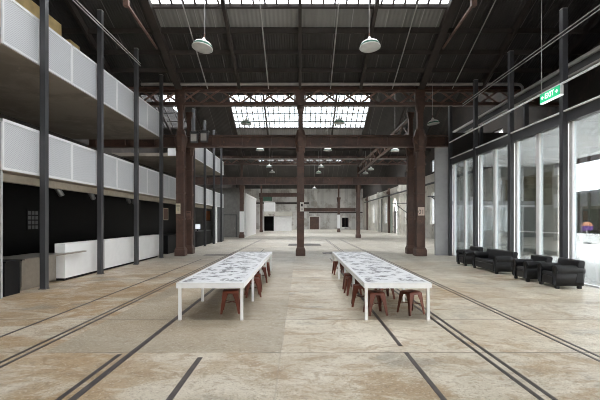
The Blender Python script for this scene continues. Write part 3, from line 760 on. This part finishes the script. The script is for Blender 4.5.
for (x0, x1, y0, y1, lb) in ((-.9, 1.6, 30.0, 32.5, 'dark steel floor plate far behind the tables'), (-5.2,-3.5,21.5,22.1,'dark floor grate near the balcony side iron column'), (1.3, 2.8, 22.6, 23.6, 'dark floor plate beyond the glazed side table')):
    o = MB().box(x0, x1, y0, y1, -.01, .006).build('floor_plate', M['rail'], at=((x0+x1)/2, y0, 0)); tag(o, lb, 'floor plate', 'dark plates set in the floor')

# ------------------------------------------------------------------ tables
def table(cx, label):
    y0, y1 = 7.4, 14.95; L = (y1-y0)/2; r = empty('long_table', (cx, (y0+y1)/2, 0), 0, label, 'table', 'long white display tables')
    MB().box(-.61, .61, -L+.015, L-.015, .688, .703).build('printed_top', M['collage'], r)['label'] = 'white top printed with scattered dark drawings'
    a = MB().box(-.625, -.605, -L, L, .605, .703).box(.605, .625, -L, L, .605, .703).box(-.605, .605, -L, -L+.02, .605, .703).box(-.605, .605, L-.02, L, .605, .703)
    a.box(-.605, .605, -L+.02, L-.02, .66, .688).build('frame', M['white'], r)
    for y in (7.47, 9.22, 11.0, 12.72, 14.85):
        for s in (-1, 1):
            MB().box(s*.578-.025, s*.578+.025, y-(y0+y1)/2-.025 , y-(y0+y1)/2+.025, 0, .66).build('leg', M['white'], r)
    return r
table(-1.665, 'long white display table on the balcony side of the aisle')
table(1.815, 'long white display table on the glazed side of the aisle')

# ------------------------------------------------------------------ stools
def stool():
    r = empty('metal_stool')
    # pressed seat with a rounded rim and a slot
    s = MB(); n = 32
    def sq(hw, rad, z):
        out = []
        for q in range(4):
            cx = (hw-rad)*(1 if q in (0,3) else -1); cy = (hw-rad)*(1 if q in (0,1) else -1)
            for i in range(5):
                t = q*PI/2 + i*PI/8; out.append((cx+rad*math.cos(t), cy+rad*math.sin(t), z))
        return out
    rings = [sq(.158,.05,.395), sq(.155,.05,.435), sq(.148,.048,.447), sq(.13,.04,.45), sq(.035,.016,.444)]
    m = len(rings[0]); vs = [p for rg in rings for p in rg]
    s.add(vs, [(i*m+k, i*m+(k+1)%m, (i+1)*m+(k+1)%m, (i+1)*m+k) for i in range(len(rings)-1) for k in range(m)], True)
    s.build('seat', M['stool'], r)
    MB().box(-.034, .034, -.016, .016, .437, .4425).build('handle_slot', M['blackm'], r)
    for sx in (-1, 1):
        for sy in (-1, 1):
            l = MB()
            for ax in (0, 1):      # two flanges of the folded corner leg
                def P(u, z, o=0):
                    f = (.425-z)/.425; c = .152 + .043*f - o
                    return (sx*(c-u), sy*c, z) if ax == 0 else (sx*c, sy*(c-u), z)
                prof = [(0,.43),(.115,.43),(.10,.36),(.072,.28),(.05,.14),(.036,0),(0,0)]
                l.prism(prof, lambda u, z: P(u, z), lambda u, z: P(u, z, .006))
            l.build('leg', M['stool'], r)
    MB().tube([(-.165,-.165,.2),(.165,.165,.2)], .007, 6).tube([(-.165,.165,.21),(.165,-.165,.21)], .007, 6).build('cross_brace', M['stool'], r)
    return r
ST = [(-1.41,8.15,.1,'red-brown stool nearest on the balcony side table'), (-1.16,9.85,.2,'second red-brown stool along the balcony side table'),
      (-1.20,10.6,.05,'third red-brown stool along the balcony side table'), (-1.18,12.1,.1,'fourth red-brown stool along the balcony side table'),
      (-1.2,13.5,.0,'farthest red-brown stool along the balcony side table'),
      (1.50,7.98,.15,'red-brown stool behind the front aisle leg of glazed side table'), (2.22,8.02,.45,'red-brown stool between the front legs nearest the double rail'),
      (1.32,8.75,-.1,'second red-brown stool down the aisle edge of glazed side table'), (2.02,9.6,.2,'red-brown stool set back under the middle of glazed side table'),
      (1.33,10.1,.1,'third red-brown stool down the aisle edge of glazed side table'), (1.34,10.65,.0,'fourth red-brown stool down the aisle edge of glazed side table'),
      (1.33,13.9,.1,'farthest red-brown stool at the end of glazed side table')]
s0 = stool()
for i, (x, y, a, lb) in enumerate(ST):
    r = s0 if i == 0 else copy_tree(s0); r.location = (x, y, 0); r.rotation_euler = (0, 0, a)
    tag(r, lb, 'stool', 'red-brown metal stools under the tables')

# ------------------------------------------------------------------ armchairs and sofa (front faces -X)
def club(name, W, label, cat, loc, rz, group=None):
    r = empty(name, loc, rz, label, cat, group)
    hw = W/2; aw = .235
    def arm(s):
        # front profile of a rolled arm (u across, z up), swept from front to back with a slight rise and taper
        prof = []
        for i in range(11):
            t = -PI*.30 + i*(PI*1.32)/10
            prof.append((.105 + .125*math.cos(t), .515 + .12*math.sin(t)))
        prof += [(-.0, .46), (.015, .085), (.19, .085), (.2, .40)]
        mb = MB(); secs = [(0.02,1,0),(.0,1.0,.0),(.35,1,.0),(.62,.97,.0),(.72,.93,.01)]
        secs = [(.03,.93,-.004),(.0,.99,0),(.02,1.0,0),(.4,1,0),(.66,.98,0),(.74,.93,0)]
        n = len(prof); vs = []
        for (d, k, dz) in secs:
            for (u, z) in prof:
                uu = .1 + (u-.1)*k; zz = .085 + (z-.085)*(k if z > .2 else 1) + dz
                dd = d + (.07*(z-.13) if d > .3 else 0)
                vs.append((dd, s*(hw - aw + uu), zz))
        fs = [(i*n+k, i*n+(k+1)%n, (i+1)*n+(k+1)%n, (i+1)*n+k) for i in range(len(secs)-1) for k in range(n)]
        mb.add(vs, fs + [tuple(range(n)), tuple(range((len(secs)-1)*n, len(secs)*n))], True)
        return mb
    for s in (-1, 1): arm(s).build('armrest', M['seat'], r)
    # backrest: reclined slab with a rolled top
    prof = [(.50,.16),(.545,.45),(.575,.70),(.585,.745),(.615,.775),(.67,.785),(.74,.775),(.775,.745),(.775,.70),(.745,.55),(.70,.16)]
    bw = hw-.03; mb = MB()
    secs = [(-bw,.9),(-bw+.03,1),(bw-.03,1),(bw,.9)]; vs = []; n = len(prof)
    for y, k in secs:
        for (d, z) in prof: vs.append((.65+(d-.65)*k, y, .16+(z-.16)*(.985 if k < 1 else 1)))
    mb.add(vs, [(i*n+k, i*n+(k+1)%n, (i+1)*n+(k+1)%n, (i+1)*n+k) for i in range(3) for k in range(n)] + [tuple(range(n)), tuple(range(3*n,4*n))])
    mb.build('backrest', M['seat'], r, bevel=.012)
    sw = hw-aw+.02
    MB().box(.03, .60, -sw, sw, .085, .31).build('seat_base', M['seat'], r, bevel=.02)
    MB().hexa([(.025,-sw,.31),(.56,-sw,.29),(.56,sw,.29),(.025,sw,.31),(.03,-sw,.425),(.58,-sw,.385),(.58,sw,.385),(.03,sw,.425)]).build('seat_cushion', M['seat'], r, bevel=.035, seg=3)
    for x in (.07, .66):
        for s in (-1, 1): MB().box(x-.045, x+.045, s*(hw-.12)-.05, s*(hw-.12)+.05, 0, .12).build('foot', M['seat'], r, bevel=.012)
    return r
club('club_armchair', 1.0, 'black moulded club armchair nearest in the row by the glazing', 'armchair', (6.98, 11.33, 0), -.04, 'black club armchairs by the glazing')
club('club_armchair', .98, 'black moulded club armchair between the sofa and the nearest armchair', 'armchair', (6.88, 12.55, 0), -.05, 'black club armchairs by the glazing')
club('club_sofa', 2.08, 'black moulded two seat sofa in the middle of the row', 'sofa', (6.82, 14.9, 0), -.02)
club('club_armchair', .96, 'black moulded club armchair at the far end beyond the sofa', 'armchair', (6.76, 16.85, 0), 0, 'black club armchairs by the glazing')

# ------------------------------------------------------------------ glazed screen on the right
XG = 8.04; GY = [12.2 + 3.06*k for k in range(4)]; GB = 9.14
for k, y in enumerate(GY):
    post(XG, y, 8.3 if k < 3 else 7.97, '%s charcoal steel post of the glazed screen%s' % (['nearest','second','third','farthest'][k], ' beside the exit sign' if k == 0 else ''), 'charcoal posts of the glazed screen', .165)
post(XG, GB, 8.3, 'charcoal post just beyond the picture edge on the glazed side', 'charcoal posts of the glazed screen', .175) if False else None
def bay(y0, y1, split, transom):
    W = empty(window(), (XG+.17, (y0+y1)/2, 0), kind='structure'); yc = (y0+y1)/2; hw = (y1-y0)/2
    MB().box(-.16, .06, -hw+.09, hw-.09, 4.84, 5.16).build('header_beam', M['char'], W)
    MB().box(-.05, .05, -hw, hw, 0, .05).build('window_sill', M['whmetal'], W)
    MB().box(-.05, .06, -hw+.07, -hw+.24, .05, 4.84).box(-.05, .06, hw-.22, hw-.07, .05, 4.84).build('window_frame', M['whmetal'], W)
    if split: MB().box(-.05, .06, -.09, .09, .05, 4.84).build('mullion', M['whmetal'], W)
    for a, b in (((-hw+.24, -.09), (.09, hw-.22)) if split else ((-hw+.24, hw-.22),)):
        MB().box(.0, .012, a, b, .05, 4.84).build('pane', M['glass'], W)
    d = MB()
    for i in range(int((2*hw-.5)/.12)): d.box(-.006, -.002, -hw+.27+i*.12, -hw+.27+i*.12+.035, 1.45, 1.485)
    if y0 < 15: d.build('safety_dot', M['whmetal'], W)
bay(GB, GY[0], False, False)
for yb in (6.08, 3.02):
    bay(yb, yb+3.06, True, True)
    struct(MB().box(XG-.08, XG+.08, yb+3.06-.08, yb+3.06+.08, 0, 8.3).build('trim_22', M['char'], at=(XG, yb+3.06, 0)))
for k in range(3): bay(GY[k], GY[k+1], True, True)
struct(MB().box(XG-.06, XG+.06, 3.02, GY[3]+.3, 5.16, 5.20).build('trim_5', M['whmetal']))
struct(MB().box(7.28, XG-.06, 21.5, 21.66, 0, 5.8).build('wall_fin', M['concfin']))
struct(MB().box(XG+.1, 12.2, 21.5, 21.66, 5.16, 6.6).build('wall_foyer_top', M['darkwall']))
o = MB().box(7.895, 7.945, 4, 21.2, 5.98, 6.03).build('light_rail', M['whmetal'], at=(7.9, 4, 5.98)); tag(o, 'thin white rail running above the glazed screen', 'rail')
for dz, u in ((0, 'lower'), (.11, 'upper')):
    o = MB().tube([(7.93, 4, 7.45+dz), (7.93, 19.5, 7.45+dz)], .016, 6).build('steel_cable', M['wire'], at=(7.93, 4, 7.45+dz))
    tag(o, '%s of two thin cables strung between the glazed screen posts' % u, 'cable', 'cables between the glazed screen posts')
r = empty('box_girder', (9.6, 21, 7.1), 0, 'long pale grey girder above and behind the glazed screen', 'girder')
MB().box(-.15, .15, -17, 4, .18, .30).build('top_flange', M['pipe'], r); MB().box(-.05, .05, -17, 4, -.12, .18).build('web', M['dgrey'], r); MB().box(-.15,.15,-17,4,-.18,-.12).build('bottom_flange', M['pipe'], r)
for y in (-16.5, -10, -4, .2): MB().box(-.08, .08, y-.08, y+.08, -1.98, -.18).build('support_stub', M['char'], r)
# exit sign
r = empty('exit_sign', (7.88, 12.55, 5.65), 0, 'green lit EXIT sign on the nearest glazed screen post', 'sign')
MB().box(-.045, .06, -.5, .5, .02, .31).build('casing', M['whmetal'], r)
MB().box(-.06, -.045, -.49, .49, .025, .305).build('face', M['exitgreen'], r)
MB().box(-.05, .06, -.5, .5, 0, .02).build('lower_diffuser', M['exitwhite'], r)
lettering('EXIT', .235, M['exitwhite'], r, (-.064, 0, .165), (PI/2, 0, -PI/2), .95)
ar = MB()
for s in (-1, 1):
    ar.add([(-.066, s*.43, .165), (-.066, s*.35, .225), (-.066, s*.35, .105), (-.061, s*.43, .165), (-.061, s*.35, .225), (-.061, s*.35, .105)], [(0,1,2),(3,5,4),(0,3,4,1),(1,4,5,2),(2,5,3,0)])
    ar.box(-.066, -.061, s*.35 if s > 0 else -.35, s*.35+.07 if s < 0 else .35, .15, .18) if False else ar.box(-.066, -.061, min(s*.29, s*.35), max(s*.29, s*.35), .15, .18)
ar.build('arrow', M['exitwhite'], r)
MB().tube([(-.03,.45,.31),(-.03,.45,4.2)], .01, 6).build('hanging_rod', M['wire'], r)

# foyer canopy and yard outside
struct(MB().box(8.15, XR, -6, 21.66, 4.95, 5.12).build('canopy_soffit', M['soffit']))
struct(MB().box(8.15, XR-.05, 21.66, 22.9, 4.95, 5.12).build('canopy_soffit', M['soffit']))
struct(MB().box(XR-.1, XR+.12, -6, 21.7, 4.72, 4.95).build('trim_6', M['iron']))
struct(MB().box(8.12, 70, -30, 21.3, -.3, -.02).build('ground_yard', M['yard']))
struct(MB().box(14.5, 70, 21.3, 95, -.3, -.02).build('ground_yard', M['yard']))
o = MB().box(XR-.25, XR+.4, 21.2, 21.68, 0, 4.7).build('brick_pier', M['brickwhite'], at=(XR, 21.4, 0)); tag(o, 'whitewashed brick pier seen through the glazed screen', 'pier')
yw = empty('garden_wall', (26, 22, 0), 0, 'ivy covered brick wall across the bright yard', 'wall')
MB().box(0, .5, -20, 21, -.02, 4.35).build('brickwork', M['ivy'], yw); MB().box(-.15, .6, -20, 21, 4.35, 4.6).build('coping', M['dgrey'], yw)
yw = empty('garden_wall', (26, 63, 0), 0, 'whitewashed wall below the trees seen through the glazed screen', 'wall')
MB().box(0, .5, -20, 20, -.02, 5.6).build('brickwork', M['brickwhite'], yw); MB().box(-.1, .6, -20, 20, 5.6, 5.75).build('coping', M['concfin'], yw)
hd = MB()
for i in range(2600):
    c = Vector((max(27.1, 28.0+random.gauss(0,.5)), random.uniform(43.5, 82), 5.4+abs(random.gauss(0,1.1))*random.uniform(.4,1.3)))
    n = Vector((random.gauss(0,1), random.gauss(0,1), random.gauss(0,1))).normalized(); a = n.orthogonal().normalized()*.28; b_ = n.cross(a)*.6
    hd.add([c-a, c+b_, c+a, c-b_], [(0,1,2,3)])
tag(hd.build('foliage', M['leaf']), 'sunlit foliage spilling over the whitewashed yard wall', 'foliage', kind='stuff')
o = MB().box(24.6, 25.4, 2, 42, -.02, .75).build('white_planter', M['whmetal'], at=(25, 30, 0)); tag(o, 'long white low planter wall in the bright yard', 'planter')
r = empty('parasol', (23.6, 32.9, 0), 0, 'small purple and peach parasol standing in the bright yard', 'parasol')
MB().lathe([(.42,1.45),(.36,1.6),(.2,1.75),(.001,1.8)], 8, smooth=False).build('canopy', M['peach'], r)
MB().lathe([(.42,1.45),(.41,1.12),(.38,1.08),(.40,1.45)], 8, smooth=False).build('valance', M['purple'], r)
MB().tube([(0,0,0),(0,0,1.75)], .03, 8).build('pole', M['whmetal'], r); MB().lathe([(.3,-.02),(.3,.06),(.05,.1)], 16).build('base', M['dgrey'], r)
# lobby screen facing the camera behind the glazed bays
LW = empty(window(), (11, 23.6, 0), kind='structure')
MB().box(-2.8, 2.8, -.06, .06, 2.78, 3.02).build('transom', M['concfin'], LW)
MB().box(-2.8, 2.8, -.07, .05, 2.66, 2.78).build('window_frame', M['whmetal'], LW)
for x in (-2.0, -.6, .75, 2.1): MB().box(x-.05, x+.05, -.05, .05, 0, 4.94).build('mullion', M['whmetal'], LW)
MB().box(-2.8, 2.8, 0, .012, 0, 2.66).build('pane', M['glass'], LW)
portal('daylight_through_screen', (XG+.4, 15.3, 2.5), (0, PI/2, 0), 4.7, 12.2)
